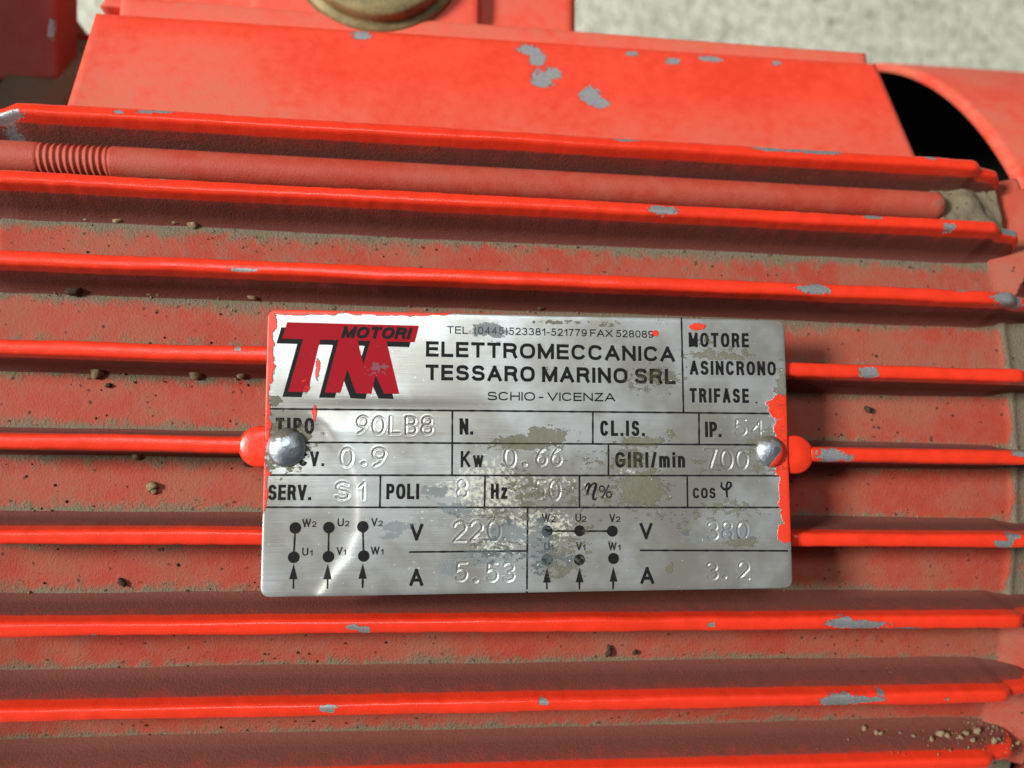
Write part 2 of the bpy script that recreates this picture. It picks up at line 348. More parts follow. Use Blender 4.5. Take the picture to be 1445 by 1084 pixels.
def plate_layers(g, v):
    """masks shared by the bare plate and the ink printed on it"""
    streak = g.n('ShaderNodeMapping')
    streak.inputs['Scale'].default_value = (0.62, 1.0, 1.0)
    streak.inputs['Rotation'].default_value = (0, 0, 0.35)
    g.nt.links.new(v, streak.inputs['Vector'])
    sv = streak.outputs[0]
    n1 = g.noise(sv, 1.1, 6, 0.70)
    n2 = g.noise(v, 1.5, 5, 0.65)
    n3 = g.noise(v, 0.55, 5, 0.6)

    def mask(name, n, k, lo=0.0, hi=0.10):
        return g.ramp(g.math('ADD', g.attr(name), g.math('MULTIPLY', g.math('SUBTRACT', n, 0.5), k)), lo, hi)
    dirt = mask('dirt', n1, 5.5)
    pale = mask('pale', n2, 4.5, 0.0, 0.5)
    teal = mask('teal', g.math('ADD', n1, 0.06), 5.0)
    red = mask('redp', g.math('ADD', g.math('MULTIPLY', n3, 0.55), g.math('MULTIPLY', n1, 0.45)), 3.4, 0.0, 0.22)
    return dirt, pale, teal, red, n1, n2


DIRTC = (0.070, 0.066, 0.031)


def plate_material():
    m, nt, p = new_mat('brushed_aluminium_plate')
    g = G(nt)
    v = g.coords(vary=False)
    dirt, pale, teal, red, n1, n2 = plate_layers(g, v)
    bv = g.coords((0.10, 7.0, 1.0), vary=False)
    brush = g.noise(bv, 0.9, 4, 0.7)
    stain = g.noise(v, 0.06, 4, 0.6)
    base = g.mix(brush, (0.56, 0.58, 0.575), (0.76, 0.785, 0.78))
    base = g.mix(g.math('MULTIPLY', g.ramp(stain, 0.36, 0.60), 0.75), base, (0.36, 0.328, 0.275))
    base = g.mix(g.math('MULTIPLY', pale, 0.75), base, (0.52, 0.52, 0.41))
    base = g.mix(g.math('MULTIPLY', dirt, 0.86), base, g.mix(n2, tuple(c * 0.6 for c in DIRTC), tuple(c * 1.8 for c in DIRTC)))
    base = g.mix(g.math('MULTIPLY', teal, 0.78), base, g.mix(n2, (0.035, 0.052, 0.062), (0.15, 0.18, 0.20)))
    # fine bright nicks
    vo = g.n('ShaderNodeTexVoronoi')
    g.put(vo.inputs['Vector'], v)
    vo.inputs['Scale'].default_value = 0.85
    nick = g.math('SUBTRACT', 1.0, g.ramp(g.math('ADD', vo.outputs['Distance'], g.math('MULTIPLY', n2, 0.16)), 0.13, 0.18))
    nick = g.math('MULTIPLY', nick, g.ramp(n1, 0.44, 0.52))
    base = g.mix(nick, base, (0.85, 0.86, 0.86))
    base = g.mix(red, base, g.mix(n2, (0.62, 0.035, 0.014), (0.86, 0.055, 0.02)))
    g.put(p.inputs['Base Color'], base)
    cover = g.math('MAXIMUM', g.math('MAXIMUM', dirt, red), g.math('MULTIPLY', g.math('MAXIMUM', pale, teal), 0.8))
    g.put(p.inputs['Metallic'], g.fmix(cover, 0.70, 0.0))
    g.put(p.inputs['Roughness'], g.fmix(cover, g.fmix(brush, 0.25, 0.36), g.fmix(red, 0.8, 0.35)))
    h = g.math('ADD', g.math('MULTIPLY', brush, 0.12), g.math('ADD', g.math('MULTIPLY', red, 1.3), g.math('MULTIPLY', dirt, g.math('ADD', n2, 0.3))))
    nt.links.new(g.bump(h, 0.10), p.inputs['Normal'])
    return m


def ink_material(name, colr):
    m, nt, p = new_mat(name)
    g = G(nt)
    v = g.coords(vary=False)
    dirt, pale, teal, red, n1, n2 = plate_layers(g, v)
    worn = g.ramp(g.noise(v, 2.2, 5, 0.7), 0.66, 0.74)
    base = g.mix(g.math('MULTIPLY', worn, 0.55), colr, (0.42, 0.42, 0.42))
    base = g.mix(g.math('MULTIPLY', dirt, 0.5), base, DIRTC)
    base = g.mix(g.math('MULTIPLY', teal, 0.55), base, (0.10, 0.13, 0.15))
    base = g.mix(g.math('MULTIPLY', red, 0.9), base, (0.80, 0.05, 0.02))
    g.put(p.inputs['Base Color'], base)
    p.inputs['Roughness'].default_value = 0.6
    p.inputs['Specular IOR Level'].default_value = 0.12
    return m


def rivet_material():
    m, nt, p = new_mat('worn_steel_rivet')
    g = G(nt)
    v = g.coords()
    n = g.noise(v, 0.6, 4, 0.6)
    red = g.ramp(g.math('ADD', g.attr('redp'), g.math('MULTIPLY', g.math('SUBTRACT', n, 0.5), 0.8)), 0.0, 0.08)
    grime = g.ramp(g.math('ADD', g.attr('dirt'), g.math('MULTIPLY', g.math('SUBTRACT', n, 0.5), 1.6)), 0.0, 0.4)
    base = g.mix(grime, (0.44, 0.47, 0.51), (0.10, 0.09, 0.07))
    g.put(p.inputs['Base Color'], g.mix(red, base, RED))
    g.put(p.inputs['Metallic'], g.fmix(g.math('MAXIMUM', red, grime), 0.95, 0.0))
    g.put(p.inputs['Roughness'], g.fmix(g.math('MAXIMUM', red, grime), g.fmix(n, 0.30, 0.50), 0.6))
    nt.links.new(g.bump(n, 0.18), p.inputs['Normal'])
    return m


M_FLOOR = floor_material()
M_PLATE = plate_material()
M_INK = ink_material('black_ink', (0.012, 0.011, 0.012))
M_REDINK = ink_material('crimson_ink', (0.30, 0.006, 0.014))
M_RIVET = rivet_material()


# ------------------------------------------------------------------ mesh helpers
def link(name, me, mat, parent=None, loc=(0, 0, 0), rot=(0, 0, 0)):
    o = bpy.data.objects.new(name, me)
    col.objects.link(o)
    if mat is not None and not me.materials:
        me.materials.append(mat)
    o.location = tuple(c * S for c in loc)
    o.rotation_euler = rot
    o.parent = parent
    return o


def mesh(name, V, F, attrs=None, smooth=True):
    """V: (n,3) in modelling units, F: list of tuples or (m,4) array"""
    me = bpy.data.meshes.new(name)
    V = np.asarray(V, float) * S
    if isinstance(F, np.ndarray):
        k = F.shape[1]
        me.vertices.add(len(V))
        me.vertices.foreach_set('co', V.ravel())
        me.loops.add(F.size)
        me.loops.foreach_set('vertex_index', F.ravel().astype(np.int32))
        me.polygons.add(len(F))
        me.polygons.foreach_set('loop_start', np.arange(0, F.size, k, dtype=np.int32))
        me.update(calc_edges=True)
        me.validate()
    else:
        me.from_pydata(V.tolist(), [], F)
    me.polygons.foreach_set('use_smooth', np.full(len(me.polygons), smooth))
    for k, a in (attrs or {}).items():
        at = me.attributes.new(k, 'FLOAT', 'POINT')
        at.data.foreach_set('value', np.asarray(a, np.float32).ravel())
    me.update()
    return me


def grid_faces(n, m, wrap=False):
    """quads of an n x m grid of vertices (row-major); wrap closes the m direction"""
    i = np.arange(n - 1)[:, None]
    j = np.arange(m if wrap else m - 1)[None, :]
    j2 = (j + 1) % m
    return np.stack([i * m + j, i * m + j2, (i + 1) * m + j2, (i + 1) * m + j], -1).reshape(-1, 4)


def waves(x, y, scale, seed, n=7):
    """smooth pseudo-random relief in -1..1"""
    r = np.random.default_rng(seed)
    out = np.zeros(np.broadcast(x, y).shape)
    for k in range(n):
        a = r.uniform(0, 2 * np.pi)
        f = scale * r.uniform(0.5, 1.8)
        out = out + np.sin(f * (x * np.cos(a) + y * np.sin(a)) + r.uniform(0, 6.28))
    return out / n * 1.6


def blobs(x, y, items, gain=False):
    """largest of (1 - normalised distance) over a list of ellipses"""
    out = np.full(np.broadcast(x, y).shape, -2.0)
    for it in items:
        d = 1 - np.sqrt(((x - it[0]) / it[2]) ** 2 + ((y - it[1]) / it[3]) ** 2)
        if gain:
            d = np.where(d > 0, np.minimum(d * 2.2, 1.0) * it[4], d) - (0 if it[4] >= 0.9 else (0.9 - it[4]) * 0.9)
        out = np.maximum(out, d)
    return out


def lathe_x(name, prof, n=96, helix=None):
    """surface of revolution about the x axis from [(x, r)]"""
    ph = np.linspace(0, 2 * np.pi, n, endpoint=False)
    P = np.array(prof, float)
    x = P[:, 0][:, None] + 0 * ph
    r = P[:, 1][:, None] + 0 * ph
    if helix is not None:
        r = r + helix(x, ph[None, :])
    V = np.stack([x, r * np.sin(ph), r * np.cos(ph)], -1).reshape(-1, 3)
    return V, grid_faces(len(P), n, True)


def lathe_z(prof, n=48):
    ph = np.linspace(0, 2 * np.pi, n, endpoint=False)
    P = np.array(prof, float)
    r = P[:, 0][:, None]
    V = np.stack([r * np.cos(ph), r * np.sin(ph), P[:, 1][:, None] + 0 * ph], -1).reshape(-1, 3)
    return V, grid_faces(len(P), n, True)


def cap_block(name, corners, ztop, depth, mat, parent, step=1.0, rad=1.2, chips=None, dust=None, film=None):
    """block seen from above: four corners (x, y) counter-clockwise from near left, rounded top edges, walls going down"""
    c = np.array(corners, float)
    w = max(np.linalg.norm(c[1] - c[0]), np.linalg.norm(c[2] - c[3]))
    h = max(np.linalg.norm(c[3] - c[0]), np.linalg.norm(c[2] - c[1]))

    def axis(L):
        e = [(0, depth), (0, rad), (0.29 * rad, 0.29 * rad), (rad, 0)]
        n = max(2, int((L - 2 * rad) / step))
        mid = [(rad + (L - 2 * rad) * k / n, 0) for k in range(1, n)]
        f = [(L - a, d) for a, d in reversed(e)]
        q = np.array(e + mid + f)
        return q[:, 0] / L, q[:, 1]
    a, da = axis(w)
    b, db = axis(h)
    A, B = np.meshgrid(a, b, indexing='ij')
    D = np.maximum(da[:, None], db[None, :])
    P = ((1 - A) * (1 - B))[..., None] * c[0] + (A * (1 - B))[..., None] * c[1] + (A * B)[..., None] * c[2] + ((1 - A) * B)[..., None] * c[3]
    x, y = P[..., 0], P[..., 1]
    z = ztop(x, y) - D + waves(x, y, 0.12, 5) * 0.12 * (D < 1)
    V = np.stack([x, y, z + Z0], -1).reshape(-1, 3)
    F = grid_faces(len(a), len(b))[:, ::-1]
    at = {'chip': (blobs(x, y, chips) if chips else np.full(x.shape, -2.0)), 'dust': (dust(x, y) if dust else np.zeros(x.shape)), 'film': (film(x, y) if film else np.zeros(x.shape))}
    return link(name, mesh(name, V, F, at), mat, parent)


def tag(o, label=None, cat=None, group=None, kind=None):
    for k, v in (('label', label), ('category', cat), ('group', group), ('kind', kind)):
        if v:
            o[k] = v
    return o


# ------------------------------------------------------------------ floor
fl = mesh('floor', [(-4000, -4000, 0), (4000, -4000, 0), (4000, 4000, 0), (-4000, 4000, 0)], [(0, 1, 2, 3)], smooth=False)
tag(link('floor', fl, M_FLOOR), 'pale grey-green concrete floor behind the red motor', 'floor', kind='structure')

# ------------------------------------------------------------------ motor
motor = bpy.data.objects.new('electric_motor', None)
col.objects.link(motor)
motor.empty_display_size = 0.05
tag(motor, 'red painted finned electric motor with a riveted aluminium nameplate on its side', 'motor')

R, PITCH, T0 = 129.5568, 2 * math.pi / 60, 0.0283
RC = 120.25                     # surface between the fins
AX = (0, 0, Z0)
FINS = [i for i in range(-30, 30)]


def fin_angle(i):
    return i * 0.1048 + T0 if abs(i) < 10 else i * PITCH + T0


# terminal box side is bare of fins
FINS = [i for i in FINS if not (-2.55 < fin_angle(i) < -0.45)]


def fin_height(x, cut):
    """height of the fin above the core along the motor"""
    h = np.full(x.shape, R - RC)
    tail = np.interp(x, [-82, -80.5, -74.8, -73.6, -72.6, 90.6, 91.5, 92.4, 96.2, 97.6, 100.5], [-2, 6.0, 8.0, 8.7, 9.3, 9.3, 8.9, 7.9, 7.2, 5.5, -2])
    h = np.minimum(h, tail)
    if cut:
        h = np.minimum(h, np.interp(x, [cut[0] - .9, cut[0] - .25, cut[0] + .6, cut[0] + 2, cut[1] - 2, cut[1] - .6, cut[1] + .25, cut[1] + .9], [9.4, 9.0, 7.5, 5.5, 5.5, 7.5, 9.0, 9.4]))
    return h


def make_fin(i, dense, chips, cut):
    xs = np.arange(-82, 100.6, 0.4 if dense else 3.0)
    # cross-section: (across, share of height, drop below the crest)
    prof = [(-2.6, 0, None), (-1.72, 0.09, None), (-1.45, 0.35, None), (-1.25, 0.75, None), (-1.17, None, 0.95), (-1.10, None, 0.50), (-0.90, None, 0.17), (-0.55, None, 0.03)]
    prof = prof + [(0, None, 0)] + [(-a, b, c) for a, b, c in reversed(prof)]
    H = fin_height(xs, cut)
    seed = 100 + i
    crest = waves(xs, 0 * xs, 0.16, seed) * 0.10 + waves(xs, 0 * xs, 0.9, seed + 50) * 0.04
    V, sarr = [], []
    for a, b, c in prof:
        wob = waves(xs, a + 0 * xs, 0.22, seed + 7 * (1 if a < 0 else 2)) * 0.12 + waves(xs, a + 0 * xs, 1.1, seed + 9) * 0.035 + waves(xs, a + 0 * xs, 2.6, seed + 13) * 0.018
        wob = wob * (0.35 if b is not None else 1.0)
        # the crest narrows at the two cast ends
        nar = np.interp(xs, [-82, -74, -71.5, 90, 92, 100], [0.75, 0.86, 1, 1, 0.86, 0.7])
        s = (a * nar + wob) if b is None or b > 0 else np.full(xs.shape, a)
        r = RC - 0.3 + (b * H if b is not None else np.maximum(H - c, H * 0.8) + 0.3 + crest)
        V.append(np.stack([xs, -s, r], -1))
        sarr.append(s + 0 * xs)
    V = np.array(V).transpose(1, 0, 2).reshape(-1, 3)
    sarr = np.array(sarr).T
    X = np.repeat(xs[:, None], len(prof), 1)
    hh = np.array([0.0 if (b is not None and b < .2) else 1.0 for a, b, c in prof])[None, :]
    at = None
    if dense:
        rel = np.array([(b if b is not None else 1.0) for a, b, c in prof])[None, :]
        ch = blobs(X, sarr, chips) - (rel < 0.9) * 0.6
        at = {'chip': ch, 'dust': np.interp(rel, [0, .35, .75, .95, 1], [1.75, 1.55, 1.30, 0.62, 0]) + 0 * X}  # flanks: dust, with painted shade deepening towards the root
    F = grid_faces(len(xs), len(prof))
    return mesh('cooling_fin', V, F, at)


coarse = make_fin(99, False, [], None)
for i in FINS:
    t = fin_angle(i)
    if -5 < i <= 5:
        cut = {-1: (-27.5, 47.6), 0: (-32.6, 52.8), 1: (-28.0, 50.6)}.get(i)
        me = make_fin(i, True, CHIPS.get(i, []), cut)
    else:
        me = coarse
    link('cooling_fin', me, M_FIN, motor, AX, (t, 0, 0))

# --- the cast shell between the fins, with the end ramps and settled dirt
th = np.concatenate([np.arange(-0.56, 0.56, 0.0034), np.arange(0.56, 2 * np.pi - 0.57, 0.07)])
xs = np.concatenate([[-94, -90, -84, -80, -78, -77], np.arange(-76.5, 112, 0.42), [112.5, 113.5, 120]])
X, TH = np.meshgrid(xs, th, indexing='ij')
angs = np.array([fin_angle(i) for i in range(-5, 7)])
thw = np.where(TH > np.pi, TH - 2 * np.pi, TH)
k = np.abs(thw[..., None] - angs).argmin(-1)
dfin = np.abs(thw - angs[k]) * RC - 1.5
Rr = np.full(X.shape, RC)
lug = np.clip((np.abs(thw - 0.03) - 0.205) / 0.105, 0, 1.0) * 6.5 * (np.abs(thw) < 0.5)          # ramps up towards the tie-rod lugs
cav = (thw < -0.286) & (thw > -0.391)
ramp = np.clip(X - np.where(cav, 99.5, 95.0), 0, 40) * 0.75
xe = 95.5 + np.clip((np.abs(thw - 0.03) - 0.205) / 0.105, 0, 1.0) * 8.0
Rr = Rr + np.where((lug > 0.1) & ~cav, np.where(X < xe, np.clip(X - 95.0, 0, 40) * 0.42, -3.5), np.minimum(ramp, lug) * (X < 104.5))
Rr = Rr - np.clip((X - 104.5) / 1.0, 0, 1) * 22
Rr = Rr - np.clip((-0.412 - thw) / 0.03, 0, 1) * (14 + 22 * np.clip((X - 86) / 2, 0, 1)) * (thw > -2.7)      # the terminal box side is cut back
Rr = Rr + 0.5 * np.exp(-((X - 95.2) / 0.8) ** 2) * (lug < 0.3)
# left end: step down into the gap before the end shield
left = -73.0 + 0.7 * waves(TH * RC, 0 * X, 0.5, 77) - 2.5 * np.clip((np.abs(thw) - 0.15) / 0.2, 0, 1)
Rr = Rr - (1 - np.sqrt(1 - np.clip((left - X) / 3.0, 0, 1) ** 2)) * 9.0
# dust bank where the rod runs into its lug
bank = np.exp(-((X - 91.5) / 4.5) ** 2) * np.exp(-((thw + 0.345) / 0.035) ** 2)
Rr = Rr + bank * (1.6 + 0.8 * waves(X, TH * RC, 0.9, 3))
Rr = Rr + np.clip((X - 81.5) / 4, 0, 1) * np.clip((100 - X) / 2, 0, 1) * cav * (2.9 + 0.45 * waves(X, TH * RC, 0.6, 4) + 0.25 * waves(X, TH * RC, 1.8, 5))
Rr = Rr + waves(X, TH * RC, 0.12, 11) * 0.12 + waves(X, TH * RC, 0.7, 12) * 0.05
Rr = Rr + 0.30 * np.exp(-np.clip(dfin, 0, 9) / 0.9)
V = np.stack([X, -Rr * np.sin(TH), Rr * np.cos(TH)], -1).reshape(-1, 3)
dust = 1.45 * np.exp(-np.clip(dfin, 0, 99) / 2.1)
upper = np.clip((-thw - 0.08) / 0.10, 0, 1) * (thw > -0.30)
dust = dust + 0.22 * upper + 0.16 * waves(X, TH * RC, 0.09, 21)
dust = dust + 1.2 * np.clip((X - 94.2) / 0.8, 0, 1) * (lug < 0.3) * np.clip((X > 94), 0, 1) + 1.3 * np.clip(bank * 2.5, 0, 1)
dust = dust + 1.0 * np.clip((left - 0.5 - X) / 1.5, 0, 1)
dust = dust - 0.30 * np.clip((X - 55) / 25, 0, 1) * (thw > -0.2)
dust = np.where((lug > 0.3) & (X > np.where(cav, 99.5, 95.0)), -0.3, dust)
dust = np.where(cav, np.maximum(dust, np.clip((X - 80) / 6, 0, 1.5) * (X < 99)), dust)
dust = np.where((thw < -0.40) & (X < -68), 1.4, dust)
core = link('housing', mesh('housing', V, grid_faces(len(xs), len(th), True)[:, ::-1], {'dust': dust, 'chip': np.full(X.shape, -2.0)}), M_CORE, motor, AX)
core['label'] = 'dusty red cast shell between the cooling fins'

# --- end shields, unseen shade-casting flange and fan cowl
V, F = lathe_x('end_shield', [(-79, 96), (-79, 105.5), (-80, 106.8), (-92, 107.6), (-93, 106.8), (-93, 92), (-112, 92), (-150, 70), (-150, 50), (-79, 50)], 160)
d = np.full(len(V), 1.15)
link('end_shield', mesh('end_shield', V, F, {'dust': d, 'chip': d * 0 - 2}), M_SHIELD, motor, AX)
V, F = lathe_x('shade_flange', [(-150, 40), (-150, 170.5), (-151, 172), (-161, 172), (-162, 170.5), (-162, 40)], 120)  # added out-of-view disc, oversized so its shadow darkens the left lugs
link('shade_flange', mesh('shade_flange', V, F, {'chip': np.full(len(V), -2.0)}), M_SHIELD, motor, AX)
cap_block('mounting_foot', [(55, -40), (92, -40), (92, 40), (55, 40)], lambda x, y: -112.0 + 0 * x, 60, M_SHIELD, motor, 6, 2.0)
V, F = lathe_x('shaft', [(-212, 0.01), (-212, 15), (-211, 16), (-150, 16)], 40)
link('shaft', mesh('shaft', V, F), M_RIVET, motor, AX)
V, F = lathe_x('fan_cowl', [(113.2, 113.2), (113.0, 114.2), (113.4, 115.0), (115, 115.3), (150, 115.6), (185, 115.4), (192, 112), (196, 104), (196, 0.01), (194.6, 0.01), (194.6, 103), (191, 110.5), (185, 113.8), (114, 113.4), (113.2, 113.2)], 220)
dd = np.full(len(V), -0.1)
cowl = link('fan_cowl', mesh('fan_cowl', V, F, {'dust': dd, 'chip': dd - 2, 'film': dd * 0 + 0.5}), M_COWL, motor, AX)
cowl.data.materials.append(M_BLACK)
cowl.data.polygons.foreach_set('material_index', (np.arange(len(F)) >= 9 * 220).astype(np.int32))  # inner faces blackened: the shade inside the cowl gap is painted on
V, F = lathe_x('fan', [(165, 20), (165, 80), (170, 80), (180, 60), (180, 20)], 60)
link('fan', mesh('fan', V, F), M_BLACK, motor, AX)
V, F = lathe_x('end_shield', [(104.4, 80), (104.4, 90), (105.2, 91), (109, 89), (111, 84), (112, 60), (104, 60)], 120)
d = np.full(len(V), 0.3)
link('end_shield', mesh('end_shield', V, F, {'dust': d, 'chip': d * 0 - 2}), M_SHIELD, motor, AX)

# --- tie rod between two fins
RT, RRAD = 0.3485, 2.75
rod_x = np.concatenate([np.arange(-92, -70, 2), np.arange(-70, -55.5, 0.10), np.arange(-55.5, 84, 1.5), [84, 85.2, 86, 86.3]])
rod_r = np.where(rod_x > 85, RRAD * np.sqrt(np.clip(1 - ((rod_x - 85) / 1.35) ** 2, 0.02, 1)), RRAD)


def thread(x, ph):
    f = (x / 1.0 + ph / (2 * np.pi)) % 1.0
    on = np.clip((x + 70) / 1.0, 0, 1) * np.clip((-58.4 - x) / 0.5, 0, 1)
    return on * (np.abs(f - 0.5) * 2 * 0.34 - 0.30)


V, F = lathe_x('tie_rod', list(zip(rod_x, rod_r)), 40, thread)
top = V[:, 2] > 0
V = V + np.array([0, 123.3 * math.sin(RT), 123.3 * math.cos(RT)])
link('tie_rod', mesh('tie_rod', V, F, {'dust': np.where(V[:, 0] > 82, 0.7, 0.12), 'chip': np.full(len(V), -2.0)}), M_ROD, motor, AX)['label'] = 'long red tie rod with a threaded end'

# --- terminal box on the far flank: cast pad, lid flange, box wall, cable entry and plug
zpad = lambda x, y: 106 - 0.3 * (y - 52)
pad_film = lambda x, y: np.clip((66.5 - y + 0.05 * (x > 20) * (x - 20)) / 9, 0, 1) * 0.6 + 0.6 * np.clip((-25 - x) / 22, 0, 1) * np.clip((75 - y) / 5, 0, 1)
pad_dust = lambda x, y: 0.35 * np.clip((-66 - x) / 3, 0, 1) * np.clip((63 - y) / 4, 0, 1)
cap_block('terminal_box_base', [(-71.6, 50), (90.6, 50), (85.2, 78.6), (-69.6, 77.0)], zpad, 178, M_BOX, motor, 0.55, 1.4, BOXCHIPS, pad_dust, pad_film)
cap_block('box_flange', [(-66, 77), (84.4, 77), (84.0, 81.6), (-66, 81.6)], lambda x, y: 96.4 + 0 * x, 168, M_BOX, motor, 1.2, 1.0, None, None, lambda x, y: 0.9 + 0 * x)
tb = cap_block('terminal_box', [(-70.4, 80.5), (22.6, 80.5), (22.6, 140), (-70.4, 140)], lambda x, y: 92.5 + 1.6 * np.exp(-(y - 81) / 1.2) * (x < 24), 160, M_BOX, motor, 1.0, 1.5, None, lambda x, y: 0.45 * np.exp(-(y - 81) / 2.0), lambda x, y: 0.7 + 0 * x)
cap_block('cable_entry_boss', [(-42.2, 78.2), (2.6, 78.2), (2.6, 118), (-42.2, 118)], lambda x, y: 95.6 + 0 * x, 20, M_BOX, tb, 1.0, 1.0, None, lambda x, y: 0.5 * np.exp(-((x + 18) ** 2 + (y - 95) ** 2 - 240) / 90), lambda x, y: 0.5 + 0 * x)
V, F = lathe_z([(17.6, -4), (17.6, 0.3), (16.9, 0.9), (16.0, 1.0), (15.6, 1.6), (15.6, 3.0), (15.0, 3.6), (12.5, 3.9), (0.01, 4.0)], 72)
link('blanking_plug', mesh('blanking_plug', V, F), M_PLUG, tb, (-18.2, 95.4, 96 + Z0))['label'] = 'round dull brass plug in the cable entry'

# --- lugs of the drive-end shield, low on the far left
cap_block('shield_lug', [(-108, 69.0), (-82.8, 71.4), (-85.8, 120), (-108, 120)], lambda x, y: 80 + 0 * x, 11, M_SHIELD, motor, 1.2, 1.2, [(-84.5, 82, 0.8, 2.6)], lambda x, y: 0.15 + 0 * x)
cap_block('shield_lug', [(-100, 78), (-89.0, 78), (-91.8, 100.2), (-100, 100.4)], lambda x, y: 55 + 0 * x, 40, M_SHIELD, motor, 1.2, 2.2, None, None)
cap_block('shield_lug', [(-96, 78), (-85.5, 78), (-87.3, 95.8), (-95, 96.2)], lambda x, y: 53 + 0 * x, 40, M_SHIELD, motor, 1.2, 2.2, None, None)

# ------------------------------------------------------------------ nameplate
PW, PH, PR, PT = 40.0, 20.887, 1.35, 0.42
PLOC = (9.6289, -3.9657, 130.057 + Z0)
PROT = 0.0142
STREAK = np.array([(-33.5, 5.4), (-31.7, 3.8), (-30.2, 1.2), (-27.5, -1.9), (-26.5, -5.5), (-26.4, -11.7), (-27.8, -15.2), (-29.8, -17.7), (-32, -21)])
RIV = ((-36.85, 0.49), (37.0, 0.12))


def plate_warp(u, v):
    z = 0.05 * waves(u, v, 0.10, 31) + 0.015 * waves(u, v, 0.35, 32)
    uc = np.interp(v, STREAK[::-1, 1], STREAK[::-1, 0])
    z = z + 0.20 * np.tanh((u - uc) / 0.9) * np.exp(-np.clip(u - uc, 0, 99) / 9.0) * np.clip((6.0 - v) / 3, 0, 1)
    z = z + 0.10 * np.tanh((v - 7.2) / 0.8) * np.exp(-((u + 22) / 12) ** 2) * np.exp(-np.abs(v - 7.2) / 4)
    for a, b in RIV:
        r2 = (u - a) ** 2 + (v - b) ** 2
        z = z - 0.30 * np.exp(-r2 / 14.0)
    # edges curl down very slightly where the plate was sheared
    e = np.minimum(PW - np.abs(u), PH - np.abs(v))
    return z - 0.10 * np.exp(-np.clip(e, 0, 9) / 0.22)


def arc(cx, cy, rx_, ry_, a0_, a1_, n=10):
    t = np.radians(np.linspace(a0_, a1_, n))
    return [(cx + rx_ * math.cos(q), cy + ry_ * math.sin(q)) for q in t]


GLYPH = {   # single-line punch characters in a 1 x 1 box
    '0': [arc(.5, .5, .46, .5, 90, 450, 22)],
    '1': [[(.15, .72), (.62, 1), (.62, 0)]],
    '2': [arc(.5, .70, .44, .30, 165, -30, 12) + [(.06, 0), (.96, 0)]],
    '3': [arc(.46, .75, .42, .25, 150, -90, 11) + arc(.46, .26, .46, .26, 90, -150, 12)],
    '4': [[(.72, 0), (.72, 1), (.05, .30), (.98, .30)]],
    '5': [[(.88, 1), (.20, 1), (.14, .55)] + arc(.46, .33, .44, .33, 125, -150, 14)],
    '6': [arc(.5, .31, .42, .31, 90, 450, 18), [(.80, .98), (.55, .90), (.26, .66), (.10, .36)]],
    '7': [[(.05, 1), (.92, 1), (.38, 0)]],
    '8': [arc(.5, .76, .36, .24, 90, 450, 16), arc(.5, .26, .44, .26, 90, 450, 18)],
    '9': [arc(.5, .69, .42, .31, 90, 450, 18), [(.20, .02), (.45, .10), (.74, .34), (.90, .64)]],
    'L': [[(.12, 1), (.12, 0), (.9, 0)]],
    'B': [[(.1, 0), (.1, 1), (.55, 1)] + arc(.55, .77, .32, .23, 90, -90, 9) + [(.1, .54)], [(.55, .54)] + arc(.55, .27, .37, .27, 90, -90, 9) + [(.1, 0)]],
    'S': [arc(.5, .75, .40, .25, 25, 270, 12) + arc(.5, .25, .44, .25, 90, -155, 12)],
    '.': [arc(.5, .5, .35, .35, 0, 360, 8)],
}


def stamp_strokes():
    segs = []
    for text, u0, u1, vb, h in STAMPS:
        n = len(text)
        adv = (u1 - u0) / (n - 0.24 if n > 1 else 1)
        wd = adv * (0.76 if n > 1 else 1.0)
        for k, c in enumerate(text):
            dx, dy = rng.uniform(-.06, .06, 2)
            tilt = rng.uniform(-.03, .03)
            for line in GLYPH[c]:
                p = [(u0 + k * adv + x * wd + dx + tilt * y * h, vb + y * h + dy) for x, y in line]
                segs += list(zip(p[:-1], p[1:]))
    return segs


us = np.linspace(-1, 1, 720)
vs = np.linspace(-1, 1, 380)
# rounded outline: rows near the top and bottom edge are drawn in to follow the corner arcs
vv = vs * PH
over = np.clip(np.abs(vv) - (PH - PR), 0, PR)
half = PW - PR + np.sqrt(np.clip(PR ** 2 - over ** 2, 0, None))
U = us[None, :] * half[:, None]
Vv = np.repeat(vv[:, None], len(us), 1)
Zp = plate_warp(U, Vv)
groove = np.full(U.shape, 9.0)
for (a, b), (c, d_) in stamp_strokes():
    lo_v, hi_v = min(b, d_) - 1, max(b, d_) + 1
    r0, r1 = np.searchsorted(vv, [lo_v, hi_v])
    c0 = int(np.clip((min(a, c) - 1 + PW) / (2 * PW) * 720 - 3, 0, 719))
    c1 = int(np.clip((max(a, c) + 1 + PW) / (2 * PW) * 720 + 3, 1, 720))
    if r1 <= r0:
        continue
    uu, w = U[r0:r1, c0:c1], Vv[r0:r1, c0:c1]
    L2 = (c - a) ** 2 + (d_ - b) ** 2 + 1e-9
    tt = np.clip(((uu - a) * (c - a) + (w - b) * (d_ - b)) / L2, 0, 1)
    dist = np.hypot(uu - a - tt * (c - a), w - b - tt * (d_ - b))
    groove[r0:r1, c0:c1] = np.minimum(groove[r0:r1, c0:c1], dist)
Zp = Zp - 0.10 * np.exp(-(groove / 0.125) ** 2) + 0.022 * np.exp(-((groove - 0.28) / 0.11) ** 2)


def plate_attrs(u, v):
    return {'dirt': np.maximum(blobs(u, v, DIRT, True), -1.35), 'pale': np.maximum(blobs(u, v, PALE, True), -1.3), 'teal': blobs(u, v, TEAL, True), 'redp': blobs(u, v, REDP, True)}


